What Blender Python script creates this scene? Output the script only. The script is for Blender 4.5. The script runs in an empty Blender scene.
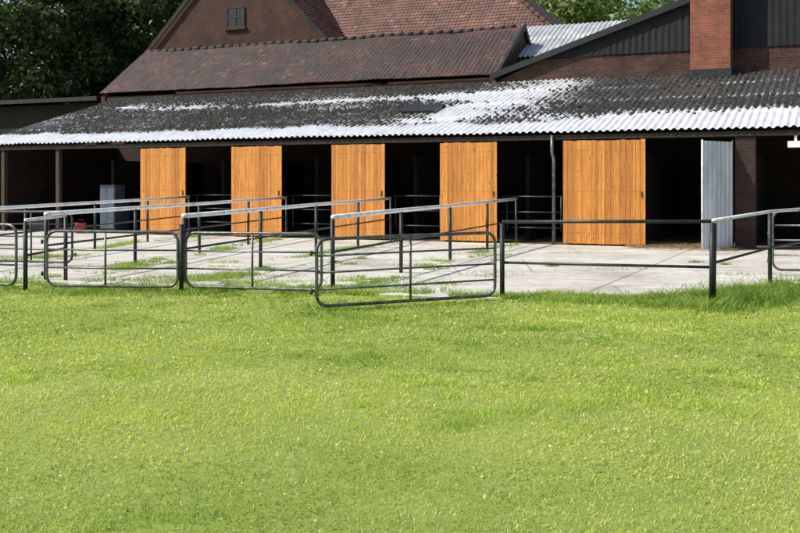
import bpy, math, random
import numpy as np
from mathutils import Vector
random.seed(7); rng=np.random.default_rng(11)
sc=bpy.context.scene
col=sc.collection
try:
    sc.view_settings.view_transform='Standard'; sc.view_settings.look='None'
    sc.view_settings.exposure=0; sc.view_settings.gamma=1
except Exception as e: print(e)

# ---------------------------------------------------------------- materials
def new_mat(name):
    m=bpy.data.materials.new(name); m.use_nodes=True
    nt=m.node_tree; nt.nodes.clear()
    o=nt.nodes.new('ShaderNodeOutputMaterial'); p=nt.nodes.new('ShaderNodeBsdfPrincipled')
    nt.links.new(p.outputs[0],o.inputs[0]); return m,nt,p,o
def c4(c): return (c[0],c[1],c[2],1)
def ramp(nt,fac,stops):
    r=nt.nodes.new('ShaderNodeValToRGB'); nt.links.new(fac,r.inputs[0])
    e=r.color_ramp.elements
    while len(e)<len(stops): e.new(0.5)
    for i,(p,c) in enumerate(stops): e[i].position=p; e[i].color=c4(c)
    return r.outputs[0]
def coords(nt,kind='Object',scale=(1,1,1)):
    t=nt.nodes.new('ShaderNodeTexCoord'); mp=nt.nodes.new('ShaderNodeMapping')
    nt.links.new(t.outputs[kind],mp.inputs[0]); mp.inputs['Scale'].default_value=scale
    return mp.outputs[0]
def noise(nt,vec,scale,detail=6,rough=.6):
    n=nt.nodes.new('ShaderNodeTexNoise'); nt.links.new(vec,n.inputs['Vector'])
    n.inputs['Scale'].default_value=scale; n.inputs['Detail'].default_value=detail
    n.inputs['Roughness'].default_value=rough; return n.outputs['Fac']
def mixc(nt,fac,a,b,mode='MIX'):
    m=nt.nodes.new('ShaderNodeMix'); m.data_type='RGBA'; m.blend_type=mode
    for s,v in ((0,fac),(6,a),(7,b)):
        if isinstance(v,(int,float)): m.inputs[s].default_value=v
        elif isinstance(v,tuple): m.inputs[s].default_value=c4(v)
        else: nt.links.new(v,m.inputs[s])
    return m.outputs[2]
def math_(nt,op,a,b=None):
    m=nt.nodes.new('ShaderNodeMath'); m.operation=op
    for i,v in enumerate((a,b)):
        if v is None: continue
        if isinstance(v,(int,float)): m.inputs[i].default_value=v
        else: nt.links.new(v,m.inputs[i])
    return m.outputs[0]
def bump(nt,p,h,strength,dist=.02):
    b=nt.nodes.new('ShaderNodeBump'); nt.links.new(h,b.inputs['Height'])
    b.inputs['Strength'].default_value=strength; b.inputs['Distance'].default_value=dist
    nt.links.new(b.outputs[0],p.inputs['Normal'])
def simple(name,c1,c2,scale=3,rough=.7,metal=0,bmp=.3,stretch=(1,1,1),lo=.35,hi=.65):
    m,nt,p,o=new_mat(name); v=coords(nt,'Object',stretch); n=noise(nt,v,scale)
    nt.links.new(ramp(nt,n,[(lo,c1),(hi,c2)]),p.inputs['Base Color'])
    p.inputs['Roughness'].default_value=rough; p.inputs['Metallic'].default_value=metal
    if bmp: bump(nt,p,noise(nt,v,scale*6),bmp)
    return m

M={}
M['galv']=simple('aged_galvanised_steel',(.06,.065,.065),(.20,.205,.205),9,.36,.6,.1)
M['galv_dark']=simple('weathered_steel',(.02,.024,.024),(.06,.065,.065),7,.45,.4,.1)
M['pale_rail']=simple('pale_rail_paint',(.55,.56,.55),(.92,.93,.93),5,.22,.1,.1,(1,1,1),.3,.5)
M['post']=simple('dark_post_steel',(.012,.015,.015),(.035,.04,.037),8,.5,.3,.15)
M['darkwood']=simple('dark_timber',(.012,.009,.007),(.035,.025,.018),3,.85,0,.5,(3,3,.5))
M['blackwood']=simple('blackened_timber',(.006,.006,.005),(.016,.014,.011),3,.9,0,.5,(3,3,.5))
M['brownwood']=simple('brown_timber',(.03,.02,.013),(.08,.052,.032),3,.85,0,.5,(4,4,.4))
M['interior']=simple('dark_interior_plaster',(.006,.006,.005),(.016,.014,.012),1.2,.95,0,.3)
M['floor_dirt']=simple('dirty_stable_floor',(.05,.038,.026),(.13,.10,.07),1.5,.95,0,.5)
M['straw']=simple('straw',(.22,.15,.06),(.42,.32,.15),14,.9,0,1.0)
M['zinc']=simple('zinc_sheet',(.50,.54,.58),(.76,.80,.84),2,.35,.1,.05,(1,1,.4))
M['cabinet']=simple('dull_grey_blue_steel',(.05,.075,.10),(.10,.13,.17),2,.5,.1,.05)
M['blue']=simple('blue_grey_plastic',(.04,.08,.13),(.08,.14,.2),3,.5,0,0)
M['red']=simple('red_plastic',(.30,.02,.03),(.42,.04,.05),4,.5,0,0)
M['white']=simple('white_plastic',(.7,.7,.7),(.82,.82,.82),4,.4,0,0)
M['black']=simple('black_rubber',(.01,.01,.01),(.03,.03,.03),4,.7,0,0)
M['glass']=simple('dark_window_glass',(.008,.008,.01),(.02,.02,.022),1,.35,0,0)
M['bark']=simple('bark',(.035,.026,.018),(.09,.07,.05),4,.95,0,.8,(3,3,.6))
M['plaster']=simple('plain_render_wall',(.2,.18,.16),(.3,.27,.24),2,.9,0,.3)

def brickmat(name,c1,c2,mortar):
    m,nt,p,o=new_mat(name); t=nt.nodes.new('ShaderNodeTexCoord')
    sep=nt.nodes.new('ShaderNodeSeparateXYZ'); nt.links.new(t.outputs['Object'],sep.inputs[0])
    cmb=nt.nodes.new('ShaderNodeCombineXYZ')
    nt.links.new(math_(nt,'ADD',sep.outputs[0],sep.outputs[1]),cmb.inputs[0]); nt.links.new(sep.outputs[2],cmb.inputs[1])
    b=nt.nodes.new('ShaderNodeTexBrick'); nt.links.new(cmb.outputs[0],b.inputs['Vector'])
    b.inputs['Scale'].default_value=1; b.inputs['Brick Width'].default_value=.25; b.inputs['Row Height'].default_value=.08
    b.inputs['Mortar Size'].default_value=.008
    b.inputs['Color1'].default_value=c4(c1); b.inputs['Color2'].default_value=c4(c2); b.inputs['Mortar'].default_value=c4(mortar)
    n=noise(nt,t.outputs['Object'],1.4,8,.7)
    c=mixc(nt,.85,b.outputs['Color'],ramp(nt,n,[(.32,(.4,.37,.36)),(.65,(1.1,1.05,1))]),'MULTIPLY')
    nt.links.new(c,p.inputs['Base Color']); p.inputs['Roughness'].default_value=.9
    bump(nt,p,math_(nt,'SUBTRACT',noise(nt,t.outputs['Object'],40),b.outputs['Fac']),.5,.01)
    return m
M['brick_chimney']=brickmat('chimney_brick',(.34,.10,.055),(.22,.065,.04),(.24,.16,.12))
M['brick_gable']=brickmat('gable_brick',(.085,.034,.022),(.052,.023,.016),(.07,.04,.03))  # dark tone carries the shade of the backlit gable wall
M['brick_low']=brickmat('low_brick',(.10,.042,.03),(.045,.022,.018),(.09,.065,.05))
M['brick_dark']=brickmat('dark_brick',(.05,.024,.018),(.03,.015,.012),(.05,.036,.03))

def tilemat(name,c1,c2,dark,cw,rh,pale=(.3,.26,.22),paleamt=.15,stain=(.42,.66)):
    m,nt,p,o=new_mat(name); t=nt.nodes.new('ShaderNodeTexCoord')
    sep=nt.nodes.new('ShaderNodeSeparateXYZ'); nt.links.new(t.outputs['UV'],sep.inputs[0])
    fx=math_(nt,'FLOOR',math_(nt,'DIVIDE',sep.outputs[0],cw)); fy=math_(nt,'FLOOR',math_(nt,'DIVIDE',sep.outputs[1],rh))
    cmb=nt.nodes.new('ShaderNodeCombineXYZ'); nt.links.new(fx,cmb.inputs[0]); nt.links.new(fy,cmb.inputs[1])
    w=nt.nodes.new('ShaderNodeTexWhiteNoise'); w.noise_dimensions='2D'; nt.links.new(cmb.outputs[0],w.inputs['Vector'])
    base=ramp(nt,w.outputs['Value'],[(0,dark),(.2,c1),(.93,c2),(1,pale)])
    n=noise(nt,t.outputs['UV'],.7,9,.75)
    n2=noise(nt,t.outputs['UV'],9,4,.7)
    c=mixc(nt,ramp(nt,n,[(stain[0],(0,0,0)),(stain[1],(.9,.9,.9))]),base,dark)
    c=mixc(nt,ramp(nt,n2,[(.62,(0,0,0)),(.74,(paleamt,)*3)]),c,pale)
    fr=math_(nt,'FRACT',math_(nt,'DIVIDE',sep.outputs[1],rh))
    c=mixc(nt,ramp(nt,fr,[(0.0,(.7,.7,.7)),(.2,(0,0,0))]),c,(0.012,.008,.007))
    nt.links.new(c,p.inputs['Base Color']); p.inputs['Roughness'].default_value=.7
    bump(nt,p,n2,.4); return m
M['tile_barn']=tilemat('weathered_clay_tiles',(.070,.025,.018),(.10,.036,.025),(.020,.012,.009),.17,.22,(.17,.10,.075),.35,(.38,.56))
M['tile_house']=tilemat('clay_tiles',(.155,.064,.040),(.21,.09,.058),(.065,.032,.023),.17,.22,(.29,.18,.13),.3)

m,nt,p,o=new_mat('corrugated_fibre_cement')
a=nt.nodes.new('ShaderNodeAttribute'); a.attribute_name='moss'  # attribute holds moss cover, lowered where glare is painted
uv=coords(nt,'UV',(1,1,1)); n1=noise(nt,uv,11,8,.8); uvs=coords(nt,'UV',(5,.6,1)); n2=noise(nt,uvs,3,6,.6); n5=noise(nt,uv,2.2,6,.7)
pale=mixc(nt,ramp(nt,n2,[(.35,(0,0,0)),(.7,(1,1,1))]),(.88,.89,.90),(.54,.55,.55))  # near-white sheet tone also carries the painted roof glare
k=math_(nt,'ADD',a.outputs['Fac'],math_(nt,'MULTIPLY',math_(nt,'SUBTRACT',n1,.5),2.8))  # noise opens pale specks that stand in for glints
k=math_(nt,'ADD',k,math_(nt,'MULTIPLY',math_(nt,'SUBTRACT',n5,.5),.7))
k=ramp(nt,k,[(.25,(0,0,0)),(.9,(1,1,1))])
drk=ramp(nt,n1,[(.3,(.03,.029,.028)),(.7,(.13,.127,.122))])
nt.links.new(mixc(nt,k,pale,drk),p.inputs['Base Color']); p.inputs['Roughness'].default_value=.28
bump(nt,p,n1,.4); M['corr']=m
M['moss']=simple('roof_moss',(.007,.007,.005),(.036,.033,.025),9,.95,0,.6)
M['corr_pale']=simple('pale_corrugated_sheet',(.30,.32,.32),(.52,.54,.54),2,.45,.1,.1)
M['clad']=simple('dark_slate_cladding',(.0045,.006,.009),(.010,.012,.017),1.5,.85,0,.1)
M['fascia']=simple('dark_fascia',(.006,.007,.009),(.013,.015,.018),2,.7,0,.1)

# door wood
PWD=.118
m,nt,p,o=new_mat('orange_larch_planks'); t=nt.nodes.new('ShaderNodeTexCoord')
oi=nt.nodes.new('ShaderNodeObjectInfo')
sep=nt.nodes.new('ShaderNodeSeparateXYZ'); nt.links.new(t.outputs['Object'],sep.inputs[0])
fl=math_(nt,'FLOOR',math_(nt,'DIVIDE',sep.outputs[0],PWD))
w=nt.nodes.new('ShaderNodeTexWhiteNoise'); w.noise_dimensions='1D'
nt.links.new(math_(nt,'ADD',fl,math_(nt,'MULTIPLY',oi.outputs['Random'],57)),w.inputs['W'])
cmb=nt.nodes.new('ShaderNodeCombineXYZ')
nt.links.new(math_(nt,'MULTIPLY',sep.outputs[0],14),cmb.inputs[0])
nt.links.new(math_(nt,'ADD',sep.outputs[2],math_(nt,'MULTIPLY',w.outputs['Value'],30)),cmb.inputs[2])
g=noise(nt,cmb.outputs[0],1.6,8,.65)
c=ramp(nt,g,[(.25,(.36,.12,.018)),(.5,(.56,.225,.035)),(.75,(.76,.35,.07))])
c=mixc(nt,.9,c,ramp(nt,w.outputs['Value'],[(0,(.68,.60,.54)),(.5,(.92,.9,.88)),(1,(1.08,1.08,1.08))]),'MULTIPLY')
vo=nt.nodes.new('ShaderNodeTexVoronoi'); mp=nt.nodes.new('ShaderNodeMapping'); mp.inputs['Scale'].default_value=(8,1,3.2)
nt.links.new(t.outputs['Object'],mp.inputs[0]); nt.links.new(mp.outputs[0],vo.inputs['Vector']); vo.inputs['Scale'].default_value=1.4
c=mixc(nt,ramp(nt,vo.outputs['Distance'],[(.09,(.9,.9,.9)),(.19,(0,0,0))]),c,(.18,.055,.012))
# rows of fixings
fz=math_(nt,'ABSOLUTE',math_(nt,'SUBTRACT',math_(nt,'FRACT',math_(nt,'DIVIDE',math_(nt,'SUBTRACT',sep.outputs[2],.25),1.02)),.06))
c=mixc(nt,ramp(nt,fz,[(.006,(.45,.45,.45)),(.012,(0,0,0))]),c,(.20,.07,.02))
nt.links.new(c,p.inputs['Base Color']); p.inputs['Roughness'].default_value=.5; bump(nt,p,g,.15); M['door']=m

# concrete yard
m,nt,p,o=new_mat('yard_concrete'); v=coords(nt)
n1=noise(nt,v,.45,8,.65); n2=noise(nt,v,5,8,.7); n3=noise(nt,v,30,3,.6); n4=noise(nt,coords(nt,'Object',(.6,1.6,1)),.9,8,.75)
c=ramp(nt,n1,[(.3,(.38,.345,.29)),(.45,(.55,.52,.46)),(.65,(.68,.66,.61))])
c=mixc(nt,.7,c,ramp(nt,n2,[(.3,(.62,.58,.51)),(.6,(1.03,1.03,1.02))]),'MULTIPLY')
c=mixc(nt,ramp(nt,n4,[(.53,(0,0,0)),(.68,(.6,.6,.6))]),c,(.22,.18,.13))
rt=nt.nodes.new('ShaderNodeMapping'); rt.inputs['Rotation'].default_value=(0,0,math.radians(24)); 
t2=nt.nodes.new('ShaderNodeTexCoord'); nt.links.new(t2.outputs['Object'],rt.inputs[0])
bk=nt.nodes.new('ShaderNodeTexBrick'); nt.links.new(rt.outputs[0],bk.inputs['Vector']); bk.inputs['Scale'].default_value=1; bk.offset=0
bk.inputs['Brick Width'].default_value=3.27; bk.inputs['Row Height'].default_value=2.6; bk.inputs['Mortar Size'].default_value=.018
c=mixc(nt,math_(nt,'MULTIPLY',bk.outputs['Fac'],.75),c,(.10,.09,.055))
vo=nt.nodes.new('ShaderNodeTexVoronoi'); vo.feature='DISTANCE_TO_EDGE'; nt.links.new(v,vo.inputs['Vector']); vo.inputs['Scale'].default_value=.4
c=mixc(nt,ramp(nt,vo.outputs['Distance'],[(.0,(.6,.6,.6)),(.008,(0,0,0))]),c,(.12,.10,.07))
nt.links.new(c,p.inputs['Base Color']); p.inputs['Roughness'].default_value=.8
bump(nt,p,math_(nt,'ADD',n2,math_(nt,'MULTIPLY',n3,.4)),.35); M['concrete']=m

# ground
m,nt,p,o=new_mat('lawn_ground'); v=coords(nt)
n1=noise(nt,v,.5,6,.6); n2=noise(nt,v,14,8,.75)
c=mixc(nt,ramp(nt,n1,[(.35,(0,0,0)),(.65,(1,1,1))]),(.22,.30,.045),(.32,.38,.08))
c=mixc(nt,.8,c,ramp(nt,n2,[(.3,(.55,.55,.5)),(.7,(1.15,1.15,1.1))]),'MULTIPLY')
nt.links.new(c,p.inputs['Base Color']); p.inputs['Roughness'].default_value=.95; bump(nt,p,n2,.6,.03); M['ground']=m

def leafmat(name,trans,rough=.55):
    m,nt,p,o=new_mat(name); a=nt.nodes.new('ShaderNodeAttribute'); a.attribute_name='tint'
    nt.links.new(a.outputs['Color'],p.inputs['Base Color']); p.inputs['Roughness'].default_value=rough
    tr=nt.nodes.new('ShaderNodeBsdfTranslucent'); 
    nt.links.new(mixc(nt,1.0,a.outputs['Color'],(1.2,1.15,.8),'MULTIPLY'),tr.inputs[0])
    mx=nt.nodes.new('ShaderNodeMixShader'); mx.inputs[0].default_value=trans
    nt.links.new(p.outputs[0],mx.inputs[1]); nt.links.new(tr.outputs[0],mx.inputs[2]); nt.links.new(mx.outputs[0],o.inputs[0])
    return m
M['blade']=leafmat('grass_blades',.45,.45); M['leaf']=leafmat('leaves',.3)

# ---------------------------------------------------------------- mesh builder
def obj_from(name,me,parent=None):
    o=bpy.data.objects.new(name,me); col.objects.link(o)
    if parent is not None: o.parent=parent
    return o
class MB:
    def __init__(s): s.v=[]; s.f=[]
    def box(s,x0,x1,y0,y1,z0,z1):
        b=len(s.v); s.v+=[(x0,y0,z0),(x1,y0,z0),(x1,y1,z0),(x0,y1,z0),(x0,y0,z1),(x1,y0,z1),(x1,y1,z1),(x0,y1,z1)]
        s.f+=[tuple(b+i for i in q) for q in ((3,2,1,0),(4,5,6,7),(0,1,5,4),(1,2,6,5),(2,3,7,6),(3,0,4,7))]; return s
    def poly(s,pts): b=len(s.v); s.v+=[tuple(p) for p in pts]; s.f.append(tuple(range(b,b+len(pts)))); return s
    def prism(s,pts,d):
        n=len(pts); b=len(s.v); d=Vector(d)
        s.v+=[tuple(p) for p in pts]+[tuple(Vector(p)+d) for p in pts]
        s.f.append(tuple(range(b+n-1,b-1,-1))); s.f.append(tuple(range(b+n,b+2*n)))
        for i in range(n): j=(i+1)%n; s.f.append((b+i,b+j,b+n+j,b+n+i))
        return s
    def tube(s,path,r,seg=8,closed=False):
        P=[Vector(p) for p in path]; n=len(P); rs=r if isinstance(r,list) else [r]*n
        b=len(s.v); up=None
        for i in range(n):
            if closed: t=(P[(i+1)%n]-P[i-1])
            else: t=P[min(i+1,n-1)]-P[max(i-1,0)]
            t.normalize()
            if up is None:
                up=Vector((0,0,1)) if abs(t.z)<.9 else Vector((1,0,0))
            a=up-t*up.dot(t)
            if a.length<1e-4: a=t.orthogonal()
            a.normalize(); up=a; c=t.cross(a)
            for k in range(seg):
                an=2*math.pi*k/seg; s.v.append(tuple(P[i]+(a*math.cos(an)+c*math.sin(an))*rs[i]))
        m=n if closed else n-1
        for i in range(m):
            for k in range(seg):
                i2=(i+1)%n; k2=(k+1)%seg
                s.f.append((b+i*seg+k,b+i*seg+k2,b+i2*seg+k2,b+i2*seg+k))
        if not closed:
            s.f.append(tuple(b+k for k in range(seg-1,-1,-1))); s.f.append(tuple(b+(n-1)*seg+k for k in range(seg)))
        return s
    def build(s,name,mat,parent=None,smooth=False,bevel=0,label=None):
        me=bpy.data.meshes.new(name); me.from_pydata(s.v,[],s.f); me.materials.append(M[mat]); me.update()
        if smooth: me.polygons.foreach_set('use_smooth',[True]*len(me.polygons))
        o=obj_from(name,me,parent)
        if bevel:
            bm=o.modifiers.new('bevel','BEVEL'); bm.width=bevel; bm.segments=2; bm.limit_method='ANGLE'
        if label: o['label']=label
        return o
def np_mesh(name,V,faces,mat,parent=None,tint=None,uv=None,attrs=None,smooth=False,nper=4):
    me=bpy.data.meshes.new(name); me.vertices.add(len(V)); me.vertices.foreach_set('co',V.astype(np.float32).ravel())
    nf=len(faces); me.loops.add(nf*nper); me.polygons.add(nf)
    me.loops.foreach_set('vertex_index',faces.astype(np.int32).ravel())
    me.polygons.foreach_set('loop_start',(np.arange(nf)*nper).astype(np.int32))
    try: me.polygons.foreach_set('loop_total',np.full(nf,nper,dtype=np.int32))
    except Exception: pass
    if uv is not None:
        l=me.uv_layers.new(name='UVMap'); l.data.foreach_set('uv',uv[faces.ravel()].astype(np.float32).ravel())
    if tint is not None:
        a=me.attributes.new('tint','FLOAT_COLOR','POINT'); t=np.ones((len(V),4),dtype=np.float32); t[:,:3]=tint
        a.data.foreach_set('color',t.ravel())
    if attrs is not None:
        for k,vv in attrs.items():
            a=me.attributes.new(k,'FLOAT','POINT'); a.data.foreach_set('value',vv.astype(np.float32))
    me.materials.append(M[mat]); me.update(calc_edges=True)
    if smooth: me.polygons.foreach_set('use_smooth',np.ones(nf,dtype=bool))
    return obj_from(name,me,parent)
def thing(name,label,cat,loc=(0,0,0),rz=0,group=None):
    e=bpy.data.objects.new(name,None); e.empty_display_size=.3; col.objects.link(e)
    e.location=loc; e.rotation_euler=(0,0,rz); e['label']=label; e['category']=cat
    if group: e['group']=group
    return e
_g={}
def vnoise(x,y,scale,seed):
    if seed not in _g: _g[seed]=np.random.default_rng(seed).random((128,128))
    G=_g[seed]; x=np.asarray(x)*scale+40; y=np.asarray(y)*scale+40
    xi=np.floor(x).astype(int); yi=np.floor(y).astype(int); fx=x-xi; fy=y-yi
    fx=fx*fx*(3-2*fx); fy=fy*fy*(3-2*fy)
    a=G[xi%128,yi%128]; b=G[(xi+1)%128,yi%128]; c=G[xi%128,(yi+1)%128]; d=G[(xi+1)%128,(yi+1)%128]
    return (a*(1-fx)+b*fx)*(1-fy)+(c*(1-fx)+d*fx)*fy
def fbm(x,y,scale,seed): return .55*vnoise(x,y,scale,seed)+.3*vnoise(x,y,scale*2.1,seed+1)+.15*vnoise(x,y,scale*4.3,seed+2)

def sheet(name,origin,xd,yd,W,L,mat,parent,kind='tile',xa=None,xb=None,period=None,amp=None,row=None,moss_glare_f=None):
    origin=np.array(origin,float); xd=np.array(xd,float); yd=np.array(yd,float)
    xd/=np.linalg.norm(xd); yd/=np.linalg.norm(yd); nn=np.cross(xd,yd)
    if kind=='tile': period=period or .17; amp=amp or .014; row=row or .22; sx=5; step=.022
    else: period=period or .177; amp=amp or .026; row=row or 1.9; sx=6; step=.012
    nx=int(W/period*sx)+1; xs=np.linspace(0,W,nx)
    ys=[];off=[]
    nr=int(math.ceil(L/row))
    for r in range(nr):
        y0=r*row; y1=min(L,(r+1)*row)
        sub=2 if kind=='tile' else 6
        for q in range(sub+1):
            t=q/sub; ys.append(y0+(y1-y0)*t+(1e-3 if q==0 else 0)); off.append(step*(1-t))
    ys=np.array(ys); off=np.array(off)
    X,Y=np.meshgrid(xs,ys)
    if xa: X=np.maximum(X,np.array([xa(y) for y in ys])[:,None])
    if xb: X=np.minimum(X,np.array([xb(y) for y in ys])[:,None])
    ph=X/period*2*np.pi
    H=(np.abs(np.sin(ph/2))*amp*1.6 if kind=='tile' else np.cos(ph)*amp)+off[:,None]
    H=H+(fbm(X,Y,.35,31)-.5)*(.14 if kind=='tile' else .05)
    if kind=='tile': H=H+(vnoise(np.floor(X/period),np.floor(Y/row),.91,55)-.5)*.018
    else: H=H+(vnoise(np.floor(X/(period*5)),np.floor(Y/row),.93,56)-.5)*.02
    V=origin+X[...,None]*xd+Y[...,None]*yd+H[...,None]*nn
    R,C=X.shape; idx=np.arange(R*C).reshape(R,C)
    F=np.stack([idx[:-1,:-1],idx[:-1,1:],idx[1:,1:],idx[1:,:-1]],-1).reshape(-1,4)
    V=V.reshape(-1,3); uv=np.stack([X.ravel(),Y.ravel()],-1)
    at={'moss':moss_glare_f(X.ravel(),Y.ravel())} if moss_glare_f else None
    keep=(np.abs(uv[F[:,0],0]-uv[F[:,1],0])+np.abs(uv[F[:,3],0]-uv[F[:,2],0]))>1e-5
    return np_mesh(name,V,F[keep],mat,parent,uv=uv,attrs=at,smooth=(kind!='tile'))

# ---------------------------------------------------------------- building frame
RZ=-math.radians(24); O=Vector((5.04,24.6,0)); U=Vector((math.cos(RZ),math.sin(RZ),0)); Vv=Vector((-math.sin(RZ),math.cos(RZ),0))
def loc(s,v,z=0): return O+U*s+Vv*v+Vector((0,0,z))

SL,SR=-20.8,14.0; EZ=2.82; TP=.29; EV=-.15; TV=7.0
PL=math.hypot(1,TP); LEN=(TV-EV)*PL
stable=thing('stable_building','long low stable with corrugated mossy roof and orange plank doors','stable',O,RZ)
def moss_glare(x,y):  # moss density, thinned where glare is painted into the roof colour
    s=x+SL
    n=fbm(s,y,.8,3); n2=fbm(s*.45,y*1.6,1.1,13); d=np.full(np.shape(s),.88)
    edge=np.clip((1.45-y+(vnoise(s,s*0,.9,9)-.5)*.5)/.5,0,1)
    glare_band=np.exp(-((y-5.1-(vnoise(s,s*0,.3,8)-.5)*.8)/.5)**2)*np.clip((-3-s)/2,0,1)*np.clip((s+20.3)/1.5,0,1)  # streak of glare painted as bare pale sheet
    d=d-glare_band*(.35+1.0*(n2-.25))
    glare_patch=np.exp(-(((s+4.0-(y-4)*.35)/2.1)**2))*np.clip((y-.8)/.8,0,1); d=d-glare_patch*.66  # diagonal patch of glare, painted pale like the streak
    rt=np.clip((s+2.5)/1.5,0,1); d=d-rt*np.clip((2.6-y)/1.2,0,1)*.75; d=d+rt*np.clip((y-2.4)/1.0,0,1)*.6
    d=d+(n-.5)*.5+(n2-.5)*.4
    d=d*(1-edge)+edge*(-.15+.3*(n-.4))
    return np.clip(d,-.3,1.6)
roof=sheet('roof',(SL,EV,EZ),(1,0,0),(0,1,TP),SR-SL,LEN,'corr',stable,'corr',moss_glare_f=moss_glare)
roof['label']='pale corrugated roof with painted glare, overgrown with dark moss clumps'
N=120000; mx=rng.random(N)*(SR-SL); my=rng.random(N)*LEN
D=moss_glare(mx,my); cl=vnoise(mx,my,6.5,71)
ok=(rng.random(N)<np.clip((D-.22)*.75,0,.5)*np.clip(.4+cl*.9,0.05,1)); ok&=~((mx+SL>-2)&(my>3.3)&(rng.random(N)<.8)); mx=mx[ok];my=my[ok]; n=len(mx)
sz=.024+.05*rng.random(n)**2.2
base=np.array([(1,0,0),(.3,.95,0),(-.8,.6,0),(-.8,-.6,0),(.3,-.95,0),(.5,.1,.7),(-.35,.3,.85),(-.1,-.4,.75)])
fc=np.array([(0,1,5),(1,6,5),(1,2,6),(2,3,6),(3,7,6),(3,4,7),(4,0,5),(4,5,7),(5,6,7)])
ang=rng.random(n)*6.28; ca,sa=np.cos(ang),np.sin(ang)
B=base[None]*(1+(rng.random((n,8,3))-.5)*.5)*sz[:,None,None]*np.array([1.1,1.1,.9])
bx=B[...,0]*ca[:,None]-B[...,1]*sa[:,None]; by=B[...,0]*sa[:,None]+B[...,1]*ca[:,None]; bz=B[...,2]
yd=np.array([0,1,TP])/PL; nd=np.array([0,-TP,1])/PL; xd=np.array([1,0,0])
P0=np.array([SL,EV,EZ])+mx[:,None]*xd+my[:,None]*yd+nd*.01
V=P0[:,None]+bx[...,None]*xd+by[...,None]*yd+bz[...,None]*nd
F=(np.arange(n)*8)[:,None,None]+fc[None]
mo=np_mesh('moss',V.reshape(-1,3),F.reshape(-1,3),'moss',roof,nper=3); mo['kind']='stuff'
def onroof(s,w,h): q=np.array([s,EV,EZ])+w*yd+h*nd; return tuple(q)
MB().prism([onroof(-6.6,2.7,.05),onroof(-5.5,2.7,.05),onroof(-5.5,3.6,.05),onroof(-6.6,3.6,.05)],tuple(nd*.05)).build('skylight','glass',roof)

openings=[(-12.43,-10.82),(-9.14,-7.55),(-5.93,-4.33),(-2.76,-1.03)]
doors=[(-14.08,-12.43),(-10.82,-9.14),(-7.55,-5.93),(-4.33,-2.76),(-1.03,1.0)]
w=MB()
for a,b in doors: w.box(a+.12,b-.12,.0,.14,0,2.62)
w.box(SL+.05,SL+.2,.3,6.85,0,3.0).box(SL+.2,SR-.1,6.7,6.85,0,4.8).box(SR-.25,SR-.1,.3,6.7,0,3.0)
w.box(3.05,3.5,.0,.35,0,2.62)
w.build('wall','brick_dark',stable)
MB().box(SL+.03,SR-.08,-.06,.16,2.63,2.75).build('eave_beam','darkwood',stable,bevel=.01)
mb=MB()
for i in range(int((SR-SL)/1.1)):
    x=SL+.4+i*1.1; y0,y1=.0,6.8
    z0=EZ+(y0-EV)*TP-.2; z1=EZ+(y1-EV)*TP-.2
    mb.prism([(x,y0+.17,z0-.02),(x,y1,z1-.06),(x,y1,z1+.12),(x,y0+.17,z0+.14)],(.08,0,0))
mb.build('rafters','darkwood',stable)
for s in (-19.7,-17.4,5.2,8.6,11.8):
    MB().box(s-.07,s+.07,.0,.14,0,2.62).build('post','brownwood',stable,bevel=.01)
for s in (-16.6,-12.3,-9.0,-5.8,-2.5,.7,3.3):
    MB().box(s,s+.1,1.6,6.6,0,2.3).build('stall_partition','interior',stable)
for i,(a,b) in enumerate(openings):
    g=MB()
    for z in (.4,.8,1.2): g.tube([(a-.1,.3,z),(b+.1,.3,z)],.017)
    for x in (a+.15,b-.15): g.tube([(x,.3,.3),(x,.3,1.22)],.018)
    g.build('stall_gate','galv_dark',stable,True)
for a,b in doors:
    mb=MB(); n=max(2,round((b-a)/PWD)); pw=(b-a)/n
    for k in range(n):
        dy=random.uniform(-.003,.003); dz=random.uniform(-.015,.008)
        mb.box(a+k*pw+.002,a+(k+1)*pw-.002,-.085+dy,-.055,.05+dz*.5,2.6+dz)
    d=mb.build('door','door',stable,bevel=.003,label='orange larch plank stable door, closed')
    MB().box(a+.02,b-.02,-.053,-.012,.06,2.58).build('door_backing','brownwood',d)
    MB().box(b-.10,b-.08,-.115,-.088,1.2,1.34).build('handle','galv_dark',d,bevel=.006)
lf=MB(); A=Vector((3.0,-.03,0)); Bp=Vector((2.45,-1.1,0)); dd=(Bp-A); nrm=Vector((dd.y,-dd.x,0)).normalized()
nseg=56
for k in range(nseg):
    def pt(i):
        t=i/nseg; ph=(i%8); off=.018 if 2<=ph<=4 else 0
        return A+dd*t+nrm*off
    p0,p1=pt(k),pt(k+1)
    lf.poly([(p0.x,p0.y,.06),(p1.x,p1.y,.06),(p1.x,p1.y,2.5),(p0.x,p0.y,2.5)])
leaf=lf.build('metal_door','zinc',stable,label='pale grey ribbed metal door swung open')
sol=leaf.modifiers.new('s','SOLIDIFY'); sol.thickness=.006
MB().tube([(A.x,A.y,.05),(A.x,A.y,2.55)],.022).build('edge_tube','galv_dark',leaf,True)
MB().tube([(Bp.x,Bp.y,.05),(Bp.x,Bp.y,2.52)],.022).build('edge_tube','pale_rail',leaf,True)
MB().tube([(-1.3,-.12,2.74),(-1.3,-.12,2.3),(-1.26,-.1,2.15),(-1.26,-.1,.02)],.045,12).build('downpipe','galv',stable,True)
MB().box(4.2,4.55,-.05,.05,2.35,2.5).box(4.34,4.4,-.02,.02,2.499,2.64).build('lamp','white',stable,bevel=.015)

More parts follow.
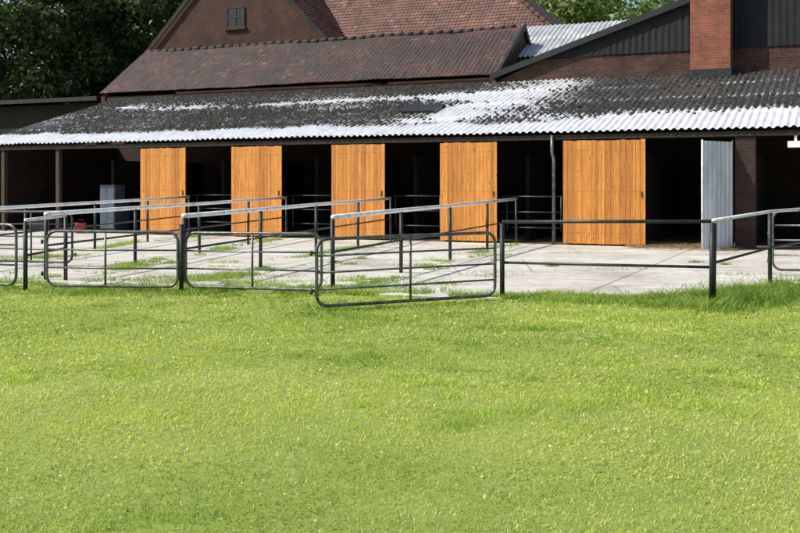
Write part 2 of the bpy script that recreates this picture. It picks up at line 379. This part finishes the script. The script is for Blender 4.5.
def cyl_profile(name,prof,mat,parent,seg=24):
    mb=MB(); mb.tube([(0,0,z) for r,z in prof],[r for r,z in prof],seg); return mb.build(name,mat,parent,True)
tk=thing('water_barrel','blue grey plastic water barrel standing inside the stable','barrel',loc(-16.1,1.5),RZ)
cyl_profile('barrel_body',[(.27,0),(.3,.05),(.3,.3),(.31,.32),(.3,.34),(.3,.62),(.31,.64),(.3,.66),(.28,.9),(.1,.94)],'blue',tk)
cyl_profile('barrel_lid',[(.12,.945),(.12,.98),(.05,.985)],'black',tk)
cb=thing('storage_cabinet','dull grey blue metal cabinet inside the open stable bay','cabinet',loc(-16.0,.95),RZ)
MB().box(-.3,.3,-.25,.25,.08,1.5).build('cabinet_body','cabinet',cb,bevel=.015)
MB().box(-.27,-.005,-.268,-.253,.12,1.46).build('cabinet_door','cabinet',cb,bevel=.004)
MB().box(.005,.27,-.268,-.253,.12,1.46).build('cabinet_door','cabinet',cb,bevel=.004)
for x0,y0 in ((-.27,-.2),(.21,-.2),(.21,.14),(-.27,.14)):
    MB().box(x0,x0+.06,y0,y0+.06,0,.078).build('cabinet_leg','black',cb)
wb=thing('feed_bucket','small red plastic feed bucket beside the stable opening','bucket',loc(-16.2,-.3),RZ)
cyl_profile('bucket_body',[(.13,0),(.135,.02),(.17,.30),(.185,.305),(.185,.33),(.165,.33),(.13,.04)],'red',wb)
MB().tube([(.175*math.cos(a),0,.31+.12*math.sin(a)) for a in [math.pi*i/10 for i in range(11)]],.005,6).build('handle','galv_dark',wb,True)
bn=thing('feed_trough','black rubber feed trough on the floor of the bay','trough',loc(-18.6,.7),RZ)
b=MB(); b.v+=[(-.4,-.22,0),(.4,-.22,0),(.4,.22,0),(-.4,.22,0),(-.5,-.3,.36),(.5,-.3,.36),(.5,.3,.36),(-.5,.3,.36)]
b.f+=[(3,2,1,0),(0,1,5,4),(1,2,6,5),(2,3,7,6),(3,0,4,7)]; tr=b.build('trough_body','black',bn); ms=tr.modifiers.new('s','SOLIDIFY'); ms.thickness=.02
MB().tube([(-.5,-.3,.365),(.5,-.3,.365),(.5,.3,.365),(-.5,.3,.365)],.018,8,True).build('rim','galv_dark',bn,True)

# ---------------------------------------------------------------- tiled barn
barn=thing('barn_building','low barn with weathered dark red clay tile roof behind stable','barn',O,RZ)
BL,BR=-21.8,-5.1
sheet('roof',(BL,7.0,5.12),(1,0,0),(0,3,2.02),BR-BL,math.hypot(3,2.02),'tile_barn',barn,'tile')
MB().poly([(BL,10.02,7.16),(BR,10.02,7.16),(BR,11.8,5.6),(BL,11.8,5.6)]).build('rear_roof','tile_barn',barn)
mb=MB()
for i in range(int((BR-BL)/.4)):
    x=BL+i*.4; j=random.uniform(-.02,.02); mb.tube([(x,10.0,7.14+j),(x+.38,10.0,7.15+j)],[.09,.105],10)
mb.build('ridge_tiles','tile_barn',barn,True)
MB().prism([(BR-.05,7.05,0),(BR-.05,11.7,0),(BR-.05,11.7,5.5),(BR-.05,10,7.1),(BR-.05,7.05,5.0)],(-.2,0,0)).prism([(BL+.1,7.05,0),(BL+.1,11.7,0),(BL+.1,11.7,5.5),(BL+.1,10,7.1),(BL+.1,7.05,5.0)],(.2,0,0)).box(BL+.3,BR-.3,7.1,7.3,0,5.0).box(BL+.3,BR-.3,11.4,11.6,0,5.4).build('wall','brick_gable',barn)
MB().prism([(BR+.0,6.95,5.0),(BR+.0,6.95,5.22),(BR+.0,10.0,7.29),(BR+.0,11.85,5.7),(BR+.0,11.85,5.5),(BR+.0,10,7.05)],(.05,0,0)).build('verge_board','fascia',barn)

# ---------------------------------------------------------------- farmhouse
fh=thing('farmhouse','tall brick farmhouse with steep clay tile roof','house',O,RZ)
gs=-18.65; gv=12.0
MB().prism([(gs-6.5,gv,0),(gs+6.5,gv,0),(gs+6.5,gv,5.55),(gs,gv,11.95),(gs-6.5,gv,5.55)],(0,.3,0)).build('wall','brick_gable',fh)
q=math.sqrt(.5)
sheet('roof',(gs+6.8,gv-.12,5.2),(0,1,0),(-1,0,1),12,6.8/q,'tile_house',fh,'tile')
sheet('roof',(gs-6.8,gv+12,5.2),(0,-1,0),(1,0,1),12,6.8/q,'tile_house',fh,'tile')
MB().prism([(gs+6.85,gv-.17,5.05),(gs+6.85,gv-.17,5.3),(gs,gv-.17,12.15),(gs-6.85,gv-.17,5.3),(gs-6.85,gv-.17,5.05),(gs,gv-.17,11.9)],(0,.05,0)).build('verge_board','darkwood',fh)
hl=6.5; hx0=gs; hx1=-3.8
sheet('main_roof',(hx0,gv+1,6.5),(1,0,0),(0,1,1),hx1-hx0,hl/q,'tile_house',fh,'tile',xb=lambda y:(hx1-hx0)-y*q*1.17)
MB().poly([(hx1,gv+1,6.5),(hx1,gv+14,6.5),(hx1-7.6,gv+7.5,13)]).poly([(hx0,gv+14,6.5),(hx1,gv+14,6.5),(hx1-7.6,gv+7.5,13),(hx0,gv+7.5,13)]).build('hip_roof','tile_house',fh)
MB().box(gs+6.6,hx1-.4,gv+1.4,gv+13.6,0,6.4).build('main_wall','brick_gable',fh)
mb=MB()
for i in range(26):
    t0=i/26*1.0; t1=(i+1)/26
    a=Vector((hx1,gv+1,6.53)); b2=Vector((hx1-7.6,gv+7.5,13.03)); mb.tube([a.lerp(b2,t0),a.lerp(b2,t1-.003)],[.12,.10],8)
mb.build('hip_tiles','tile_house',fh,True)
ws=-18.6; wz=8.72
win=MB().box(ws-.42,ws+.42,gv-.03,gv-.01,wz-.42,wz+.42).build('window','glass',fh)
f=MB()
f.box(ws-.46,ws-.40,gv-.06,gv-.035,wz-.46,wz+.46).box(ws+.40,ws+.46,gv-.06,gv-.035,wz-.46,wz+.46).box(ws-.4,ws+.4,gv-.06,gv-.035,wz+.4,wz+.46).box(ws-.4,ws+.4,gv-.06,gv-.035,wz-.46,wz-.4)
f.box(ws-.02,ws+.02,gv-.055,gv-.035,wz-.4,wz+.4).box(ws-.4,ws-.02,gv-.05,gv-.035,wz-.02,wz+.02).box(ws+.02,ws+.4,gv-.05,gv-.035,wz-.02,wz+.02)
f.build('window_frame','post',win)
MB().box(ws-.55,ws+.55,gv-.12,gv-.003,wz-.54,wz-.465).build('sill','brick_gable',win)

# ---------------------------------------------------------------- dark shed
sh=thing('shed_building','large dark clad shed with brick base and shallow gable','shed',O,RZ)
g0,ga=-5.0,9.5; rk=.325
def rz(s): return 5.16+(s-g0)*rk if s<ga else 5.16+(ga-g0)*rk-(s-ga)*rk
MB().box(g0,24,7.0,7.25,0,5.02).prism([(g0+.1,7.0,5.02),(24,7.0,5.02),(24,7.0,rz(24)-.05),(24,7.0,5.6),(1.6,7.0,5.62),(g0+1.4,7.0,5.55)],(0,.25,0)).build('wall','brick_low',sh)
sheet('cladding',(g0,6.96,5.6),(1,0,0),(0,0,1),29,rz(ga)-5.65,'clad',sh,'corr',period=.2,amp=.010,row=6,
      xa=lambda y:max(0,(y+.44)/rk),xb=lambda y:2*(ga-g0)-(y+.44)/rk)
mb=MB()
mb.prism([(g0-.3,6.78,rz(g0)-.20),(ga,6.78,rz(ga)-.10),(ga,6.78,rz(ga)+.1),(g0-.3,6.78,rz(g0)-.0)],(0,.06,0))
mb.prism([(ga+.01,6.78,rz(ga)-.10),(24.3,6.78,rz(24.3)-.10),(24.3,6.78,rz(24.3)+.1),(ga+.01,6.78,rz(ga)+.1)],(0,.06,0))
mb.build('verge_board','fascia',sh)
MB().prism([(g0-.3,6.85,rz(g0)-.06),(ga,6.85,rz(ga)+.04),(24.3,6.85,rz(24.3)+.04),(24.3,6.85,rz(24.3)+.1),(ga,6.85,rz(ga)+.1),(g0-.3,6.85,rz(g0)+.0)],(0,2.2,0)).build('roof','fascia',sh)
MB().box(g0+.1,23.9,8.8,8.95,0,5.2).build('rear_wall','clad',sh)
ch=MB().box(1.18,2.32,6.2,6.9,4.7,8.6).build('chimney','brick_chimney',sh)
MB().box(1.08,2.42,6.1,6.77,8.6,8.75).box(1.13,2.37,6.16,6.77,8.752,9.0).build('chimney_cap','brick_chimney',ch)
MB().box(1.14,2.36,6.16,6.9,4.65,4.93).build('chimney_flashing','post',ch)
ob=thing('outbuilding','small outbuilding with pale grey corrugated roof','outbuilding',O,RZ)
sheet('roof',(-6.2,9.4,6.0),(1,0,0),(0,3,1.55),7.5,math.hypot(3,1.55),'corr_pale',ob,'corr')
MB().box(-6.0,1.1,9.6,9.8,0,5.95).box(-6.0,1.1,12.1,12.3,0,7.2).build('wall','plaster',ob)
ls=thing('timber_shed','low dark timber shed with overhanging roof','shed',loc(-36,8),RZ)
MB().box(0,13.2,.3,5,0,4.9).build('wall','blackwood',ls)
MB().prism([(-.3,-.3,4.95),(13.5,-.3,4.95),(13.5,-.3,5.12),(-.3,-.3,5.12)],(0,6,.6)).build('roof','fascia',ls)

# ---------------------------------------------------------------- ground
gm=MB().poly([(-700,-300,0),(700,-300,0),(700,1200,0),(-700,1200,0)]).build('ground','ground'); gm['kind']='structure'
conc=[(-26,20.5),(-14,16.6),(-8,15.2),(-5,14.9),(-2.8,14.6),(-1.2,14.0),(0.6,13.3),(2.3,13.05),(3.9,12.8),(4.7,13.6),(6.3,15.0),(9,16.2),(20,17.5)]
e1=loc(13.9,.2); e2=loc(-22,.2)
poly=conc+[(e1.x,e1.y),(e2.x,e2.y)]
yd_=MB().poly([(x,y,.004) for x,y in poly]).build('yard_pavement','concrete'); yd_['kind']='structure'
fl=MB().poly([tuple(loc(SL+.2,.1,.008)),tuple(loc(SR-.3,.1,.008)),tuple(loc(SR-.3,6.7,.008)),tuple(loc(SL+.2,6.7,.008))]).build('stable_floor_ground','floor_dirt'); fl['kind']='structure'
n=3500; s_=rng.random(n)*2.6+.6; v_=rng.normal(.3,.6,n)
c0=np.array([list(loc(a,b,.015)) for a,b in zip(s_,v_)]); an=rng.random(n)*6.28; L_=.05+.1*rng.random(n)
dx=np.stack([np.cos(an),np.sin(an),rng.normal(0,.15,n)],-1)*L_[:,None]; pxx=np.stack([-np.sin(an),np.cos(an),0*an+.3],-1)*.004
c0[:,2]+=rng.random(n)*.05
V=np.stack([c0-dx-pxx,c0+dx-pxx,c0+dx+pxx,c0-dx+pxx],1).reshape(-1,3)
st=np_mesh('loose_straw',V,np.arange(n*4).reshape(-1,4),'straw'); st['kind']='stuff'; st['label']='loose straw scattered on the floor'; st['category']='straw'

# ---------------------------------------------------------------- grass
def inpoly(x,y,P):
    r=np.zeros(len(x),bool); n=len(P)
    for i in range(n):
        x1,y1=P[i]; x2,y2=P[(i+1)%n]
        c=((y1>y)!=(y2>y))&(x<(x2-x1)*(y-y1)/((y2-y1) if y2!=y1 else 1e-9)+x1); r^=c
    return r
BX=[];BY=[];BH=[];BW=[];BT=[]
def addblades(x,y,h,w,t): BX.append(x);BY.append(y);BH.append(h);BW.append(w);BT.append(t)
def lawn_mask(x,y):
    jx=x+(vnoise(x,y,2.2,77)-.5)*1.2+(vnoise(x,y,7,79)-.5)*.4; jy=y+(vnoise(x,y,2.5,78)-.5)*1.4-.12
    return ~inpoly(jx,jy,poly)
def clumpf(x,y): return np.clip((vnoise(x,y,3.1,23)*vnoise(x,y,.9,24)-.42)*4,0,1)
def lawn(y0,y1,dens,w,hmul=1):
    xm=.42*y1+2.2; A=(y1-y0)*2*xm; n=int(A*dens)
    x=(rng.random(n)*2-1)*xm; y=y0+rng.random(n)*(y1-y0)
    k=lawn_mask(x,y); x=x[k];y=y[k]
    cl=fbm(x,y,1.1,21); cl2=vnoise(x,y,6,22)
    keep=rng.random(len(x))<(.4+.6*cl2); x=x[keep];y=y[keep];cl=cl[keep];cl2=cl2[keep]
    clump=clumpf(x,y)
    h=(.007+.010*cl+.009*rng.random(len(x))+.028*clump*cl2)*hmul
    tall=rng.random(len(x))<.005; h[tall]*=2.4
    addblades(x,y,h,np.full(len(x),w)*(.7+.6*rng.random(len(x))),np.where(clump>.3,.5,0.))
lawn(2.6,5,6200,.0036); lawn(5,7,4800,.0046); lawn(7,9.5,3200,.0064,1.1); lawn(9.5,12,1900,.009,1.3); lawn(12,17,900,.012,1.5)
def tufts(p0,p1,n,spread,hm=1.0,patch=.45,t0=0,t1=1):
    t=t0+(t1-t0)*rng.random(n); x=p0[0]+(p1[0]-p0[0])*t; y=p0[1]+(p1[1]-p0[1])*t
    wv=.3+1.6*vnoise(x,y,.7,95)
    x=x+rng.normal(0,1,n)*spread*wv+(vnoise(x,y,.5,96)-.5)*.5; y=y+rng.normal(0,1,n)*spread*wv*1.6
    k=(fbm(x,y,1.0,90)+.35*(vnoise(x,y,4,91)-.5))>patch; x=x[k];y=y[k]
    h=(.03+.10*rng.random(len(x))**2)*hm*(.4+.9*vnoise(x,y,3,92)); addblades(x,y,h,np.full(len(x),.010),np.full(len(x),1.0))
div=[((-7.9,16.8),(-6.2,29.4)),((-5.6,15.8),(-3.2,28.1)),((-3.25,15.0),(-.25,26.7)),((-.96,14.3),(2.95,25.35)),((3.87,12.35),(10.6,22.0))]
for a,b in div: tufts(a,b,9000,.13,.8,.54)
for a,b in div[:4]: tufts(a,b,6000,.24,.6,.52,.0,.35)
for a,b in zip(conc[1:-2],conc[2:-1]): tufts(a,b,7000,.26,.8,.43)
tufts((1.3,13.25),(3.9,12.4),7000,.18,.9,.38); tufts((-1,12.0),(1.2,13.2),5000,.2,.7,.42); tufts((-7,14.3),(-1,13.8),11000,.28,.8,.43)
tufts((3.7,12.3),(5.0,13.6),9000,.22,1.4,.32); tufts((5.0,13.7),(7.5,15.4),11000,.28,1.3,.36)
for _ in range(26):
    cx,cy_=rng.uniform(-9,8),rng.uniform(14.5,22)
    if inpoly(np.array([cx]),np.array([cy_]),poly)[0]:
        k=int(rng.integers(30,200)); sp=rng.uniform(.03,.18); x=rng.normal(cx,sp*1.8,k); y=rng.normal(cy_,sp,k)
        addblades(x,y,.02+.05*rng.random(k),np.full(k,.010),np.ones(k))
x=np.concatenate(BX);y=np.concatenate(BY);h=np.concatenate(BH);w=np.concatenate(BW);tt=np.concatenate(BT); n=len(x)
print('blades',n)
an=rng.random(n)*6.283; ln=rng.random(n)*1.4*h+.3*h; la=rng.random(n)*6.283
px=np.cos(an)*w/2; py=np.sin(an)*w/2; lx=np.cos(la)*ln; ly=np.sin(la)*ln
z0=np.zeros(n)
P=np.stack([np.stack([x-px,y-py,z0-.003],-1),np.stack([x+px,y+py,z0-.003],-1),
            np.stack([x+px*.75+lx*.4,y+py*.75+ly*.4,h*.6],-1),np.stack([x-px*.75+lx*.4,y-py*.75+ly*.4,h*.6],-1),
            np.stack([x+lx,y+ly,h],-1)],1)
b0=(np.arange(n)*5)[:,None]
F=np.concatenate([b0+np.array([[0,1,2]]),b0+np.array([[0,2,3]]),b0+np.array([[3,2,4]])],0)
ca_=np.array([.32,.46,.06]); cb_=np.array([.62,.70,.14]); cyl=np.array([.85,.82,.48])
def tintf(x,y,n):
    kk=np.clip(fbm(x,y,.45,41)*1.9-.40+(rng.random(n)-.5)*.5+(fbm(x,y,2.3,47)-.5)*1.2,0,1)[:,None]
    return ca_*(1-kk)+cb_*kk
C=tintf(x,y,n)
dry=(rng.random(n)<.06+.14*(vnoise(x,y,1.2,44)>.55))&(tt<.4)
C[dry]=cyl*(.6+.5*rng.random(dry.sum()))[:,None]
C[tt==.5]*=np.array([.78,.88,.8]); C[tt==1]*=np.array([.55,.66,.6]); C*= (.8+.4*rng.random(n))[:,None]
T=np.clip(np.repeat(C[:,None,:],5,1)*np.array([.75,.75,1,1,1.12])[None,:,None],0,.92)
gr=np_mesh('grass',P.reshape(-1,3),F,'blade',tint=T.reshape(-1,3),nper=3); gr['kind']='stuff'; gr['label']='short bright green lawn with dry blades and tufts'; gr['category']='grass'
CX=[];CY=[];CS=[]
for y0,y1,dens,s0 in ((2.6,5,1300,.0055),(5,7.5,1000,.007),(7.5,10,600,.010),(10,13,330,.014)):
    xm=.42*y1+2.2; m_=int((y1-y0)*2*xm*dens); x=(rng.random(m_)*2-1)*xm; y=y0+rng.random(m_)*(y1-y0)
    k=lawn_mask(x,y)&(rng.random(m_)<np.clip((fbm(x,y,1.7,61)-.36)*4,.05,1)); CX.append(x[k]);CY.append(y[k]);CS.append(np.full(k.sum(),s0))
x=np.concatenate(CX);y=np.concatenate(CY);s=np.concatenate(CS)*(.6+.7*rng.random(len(x))); n=len(x)
z=.010+.018*rng.random(n); a=rng.random(n)*6.283; tx=rng.normal(0,.35,(n,2))
Q=[]
for dxx,dyy in ((-1,-.3),(.0,-1),(1,.3),(.0,1)):
    ox=(dxx*np.cos(a)-dyy*np.sin(a))*s; oy=(dxx*np.sin(a)+dyy*np.cos(a))*s
    Q.append(np.stack([x+ox,y+oy,z+ox*tx[:,0]+oy*tx[:,1]],-1))
V=np.stack(Q,1).reshape(-1,3); C=tintf(x,y,n)*(.65+.4*rng.random(n))[:,None]
fl_=rng.random(n)<.05; C[fl_]=np.array([.88,.87,.6])
cv=np_mesh('clover',V,np.arange(n*4).reshape(-1,4),'blade',tint=np.repeat(np.clip(C,0,.92),4,0)); cv['kind']='stuff'; cv['label']='low clover leaves and pale flowers among the grass'; cv['category']='clover'

# ---------------------------------------------------------------- gates and fences
def gate(p0,p1,zb0,zt0,zb1,zt1,nr=3,ups=(.5,),mat='galv',grp='tubular paddock gates',lab='weathered tubular steel paddock gate with rounded corners'):
    base=Vector((p0[0],p0[1],0)); d=Vector((p1[0]-p0[0],p1[1]-p0[1],0)); L=d.length; ang=math.atan2(d.y,d.x)
    e=thing('paddock_gate',lab,'gate',base,ang,grp)
    r=.14
    def zb(x): return zb0+(zb1-zb0)*x/L
    def zt(x): return zt0+(zt1-zt0)*x/L
    path=[]
    for cx,top,a0 in ((r,1,180),(L-r,1,90),(L-r,0,0),(r,0,-90)):
        for k in range(7):
            a=math.radians(a0-k*15); zc=(zt(cx)-r) if top else (zb(cx)+r)
            path.append((cx+r*math.cos(a),0,zc+r*math.sin(a)))
    MB().tube(path,.021,10,True).build('frame',mat,e,True)
    for i in range(nr):
        t=(i+1)/(nr+1)
        MB().tube([(.0,0,zb(0)+(zt(0)-zb(0))*t),(L*.5,0,zb(L/2)+(zt(L/2)-zb(L/2))*t+random.uniform(-.010,.004)),(L,0,zb(L)+(zt(L)-zb(L))*t)],.012,8).build('rail',mat,e,True)
    for u in ups:
        MB().tube([(L*u,.0,zb(L*u)),(L*u,.0,zt(L*u))],.016,8).build('upright',mat,e,True)
    for z in (.25,.7): MB().tube([(-.07,0,z-.03),(-.07,0,z+.03)],.018,8).tube([(-.07,0,z),(0,0,z)],.01,6).build('hinge','galv_dark',e,True)
    return e
gate((-.98,11.75),(1.24,13.05),.07,.86,.06,.88,3,(.5,))
gate((-3.0,14.0),(-1.06,13.5),.08,.83,.08,.84,2,(.5,))
gate((-4.98,14.1),(-3.1,13.95),.08,.85,.08,.84,2,(.45,))
gate((-7.3,14.9),(-5.45,14.2),.08,.95,.08,.93,2,(.5,))
gate((6.15,16.5),(8.9,15.9),.10,1.08,.10,1.08,3,(.5,))
gate((-9.9,17.5),(-8.1,16.9),.10,1.02,.10,1.0,3,(.5,))
gate((-5.9,18.0),(-7.6,18.6),.10,1.02,.10,1.0,3,(.5,),'galv_dark',lab='dark tubular paddock gate between dividers')

def fence(pts,tops,rails,postmat='post',topmat='pale_rail',r=.036,label='',grp='paddock divider fences'):
    base=Vector((pts[0][0],pts[0][1],0)); e=thing('paddock_fence',label,'fence',base,0,grp)
    P=[Vector((p[0],p[1],0))-base for p in pts]
    for i,p in enumerate(P):
        z=tops[i]-.03
        MB().tube([(p.x,p.y,-.02),(p.x+random.uniform(-.012,.012),p.y,z)],.032,10).build('post',postmat,e,True)
    mb=MB(); mb.tube([(p.x,p.y,tops[i]) for i,p in enumerate(P)],r,10); mb.build('top_rail',topmat,e,True)
    for q in rails:
        MB().tube([(p.x,p.y+.035,tops[i]*q) for i,p in enumerate(P)],.018,8).build('rail','galv_dark',e,True)
    return e
for i,(a,b) in enumerate(div[:4]):
    n=5; pts=[(a[0]+(b[0]-a[0])*t/(n-1),a[1]+(b[1]-a[1])*t/(n-1)) for t in range(n)]
    tops=[1.03+.12*t/(n-1)+random.uniform(-.01,.01) for t in range(n)]
    fence(pts,tops,(.52,),label='dark post divider fence with thick pale top rail',r=.036)
a,b=div[4]; pts=[a,(5.55,15.0),(7.3,17.5),(9,19.8),b]
fence(pts,[1.06,1.1,1.1,1.12,1.14],(.5,),label='divider fence with worn pale rail beside concrete',r=.024)
fence([(1.36,13.3),(3.84,12.33)],[1.01,1.05],(.46,),topmat='galv_dark',r=.022,label='dark steel two rail fence along the lawn edge',grp='front fences')
fence([(-5.3,14.15),(-5.25,15.7)],[1.0,1.02],(.5,),label='short dark steel fence return by gate',r=.024,grp='front fences')
for x_,y_,h_ in ((-3.05,13.95,.95),(-8.0,16.8,1.1),(8.95,15.85,1.2)):
    o=MB().tube([(0,0,-.02),(0,0,h_)],[.032,.032],10).build('gate_post','post',None,True); o.location=(x_,y_,0)
    o['label']='dark round steel gate post on the lawn edge'; o['category']='post'; o['group']='gate posts'

# ---------------------------------------------------------------- trees
def make_crown(name,R,H,nclu,per,ls_,c1,c2,parent,seed):
    r=np.random.default_rng(seed)
    d=r.normal(size=(nclu,3)); d/=np.linalg.norm(d,axis=1)[:,None]
    rad=(.35+.65*r.random(nclu)**.5)[:,None]; cc=d*rad*np.array([R,R,H])
    cs=(.12+.14*r.random(nclu))*R
    n=nclu*per; ci=np.repeat(np.arange(nclu),per)
    dd=r.normal(size=(n,3)); dd/=np.linalg.norm(dd,axis=1)[:,None]
    pos=cc[ci]+dd*(cs[ci]*(.5+.6*r.random(n)))[:,None]*np.array([1.15,1.15,.8])
    nrm=dd+r.normal(size=(n,3))*.6+np.array([0,0,.5]); nrm/=np.linalg.norm(nrm,axis=1)[:,None]
    t=np.cross(nrm,r.normal(size=(n,3))); t/=np.linalg.norm(t,axis=1)[:,None]; b=np.cross(nrm,t)
    s=(ls_*(.6+.8*r.random(n)))[:,None]
    V=np.stack([pos-t*s,pos-b*s*.55,pos+t*s,pos+b*s*.55],1).reshape(-1,3)
    k=np.clip(r.random(nclu)[ci]*.7+r.random(n)*.4,0,1)[:,None]
    C=np.array(c1)*(1-k)+np.array(c2)*k
    return np_mesh(name,V,np.arange(n*4).reshape(-1,4),'leaf',parent,tint=np.repeat(C,4,0))
def tree(locn,h,R,H,zc,c1,c2,seed,label,nclu=90,per=260,ls_=.16):
    e=thing('broadleaf_tree',label,'tree',locn,seed*.7,'trees behind the farm')
    r=random.Random(seed); tr=MB()
    tr.tube([(0,0,-.1),(.05,.02,h*.2),(-.08,.1,h*.45),(.1,0,h*.8)],[.42,.32,.24,.06],10)
    for i in range(9):
        a=i*2.4+r.random(); z=h*(.22+.06*i); l=R*(.5+.3*r.random())
        tr.tube([(0,0,z),(math.cos(a)*l*.5,math.sin(a)*l*.5,z+l*.35),(math.cos(a)*l,math.sin(a)*l,z+l*.55)],[.15,.09,.03],7)
    tr.build('trunk','bark',e,True)
    c=make_crown('crown',R,H,nclu,per,ls_,c1,c2,e,seed); c.location=(0,0,zc); return e
DK=((.015,.032,.008),(.055,.10,.022)); LT=((.10,.16,.04),(.22,.30,.09))  # backlit shade and sunlight put into the two leaf colour sets
L1='tall dark green broadleaf tree behind the farm buildings'; L2='light green sunlit broadleaf tree behind the sheds'
tree((-21.5,53,0),17,6.5,6.5,9.5,DK[0],(.11,.17,.035),1,L1,120,300,.17)
tree((-13.6,57,0),18,5.8,7.5,10.5,*DK,2,L1,120,300,.17)
tree((-30,56,0),17,6.5,7,9.5,*DK,3,L1,100,260,.18)
tree((-17.5,63,0),20,7,8,11,*DK,4,L1,100,260,.2)
tree((-7,66,0),20,7,7,11,*DK,5,L1,70,220,.22)
tree((11,72,0),19,7,7.5,11,*LT,6,L2,80,240,.2)
tree((21,75,0),20,7.5,8,11,*LT,7,L2,90,240,.2)
tree((34,72,0),19,7.5,8,11,*LT,8,L2,70,220,.22)
tree((3,80,0),20,7.5,8,11,*LT,9,L2,70,220,.22)

# ---------------------------------------------------------------- light
el=math.radians(46); az=Vector((-.97,-.24,0)).normalized()
sd=Vector((az.x*math.cos(el),az.y*math.cos(el),math.sin(el)))
sl=bpy.data.lights.new('sun','SUN'); sl.energy=5.0; sl.angle=math.radians(.5); sl.color=(1,.96,.89)
so=bpy.data.objects.new('sun',sl); col.objects.link(so); so.rotation_euler=sd.to_track_quat('Z','Y').to_euler()
wd=bpy.data.worlds.new('World'); sc.world=wd; wd.use_nodes=True; nt=wd.node_tree; nt.nodes.clear()
sk=nt.nodes.new('ShaderNodeTexSky'); sk.sky_type='NISHITA'; sk.sun_disc=False; sk.sun_elevation=el
sk.sun_rotation=math.atan2(sd.x,sd.y); sk.dust_density=2.0
bg=nt.nodes.new('ShaderNodeBackground'); bg.inputs[1].default_value=.15; wo=nt.nodes.new('ShaderNodeOutputWorld')
nt.links.new(sk.outputs[0],bg.inputs[0]); nt.links.new(bg.outputs[0],wo.inputs[0])

cam=bpy.data.cameras.new('camera'); cam.lens=45; cam.sensor_width=36; cam.shift_y=-.102; cam.clip_end=3000; cam.clip_start=.05
co=bpy.data.objects.new('camera',cam); col.objects.link(co); co.location=(0,0,1.5); co.rotation_euler=(math.pi/2,0,0)
sc.camera=co
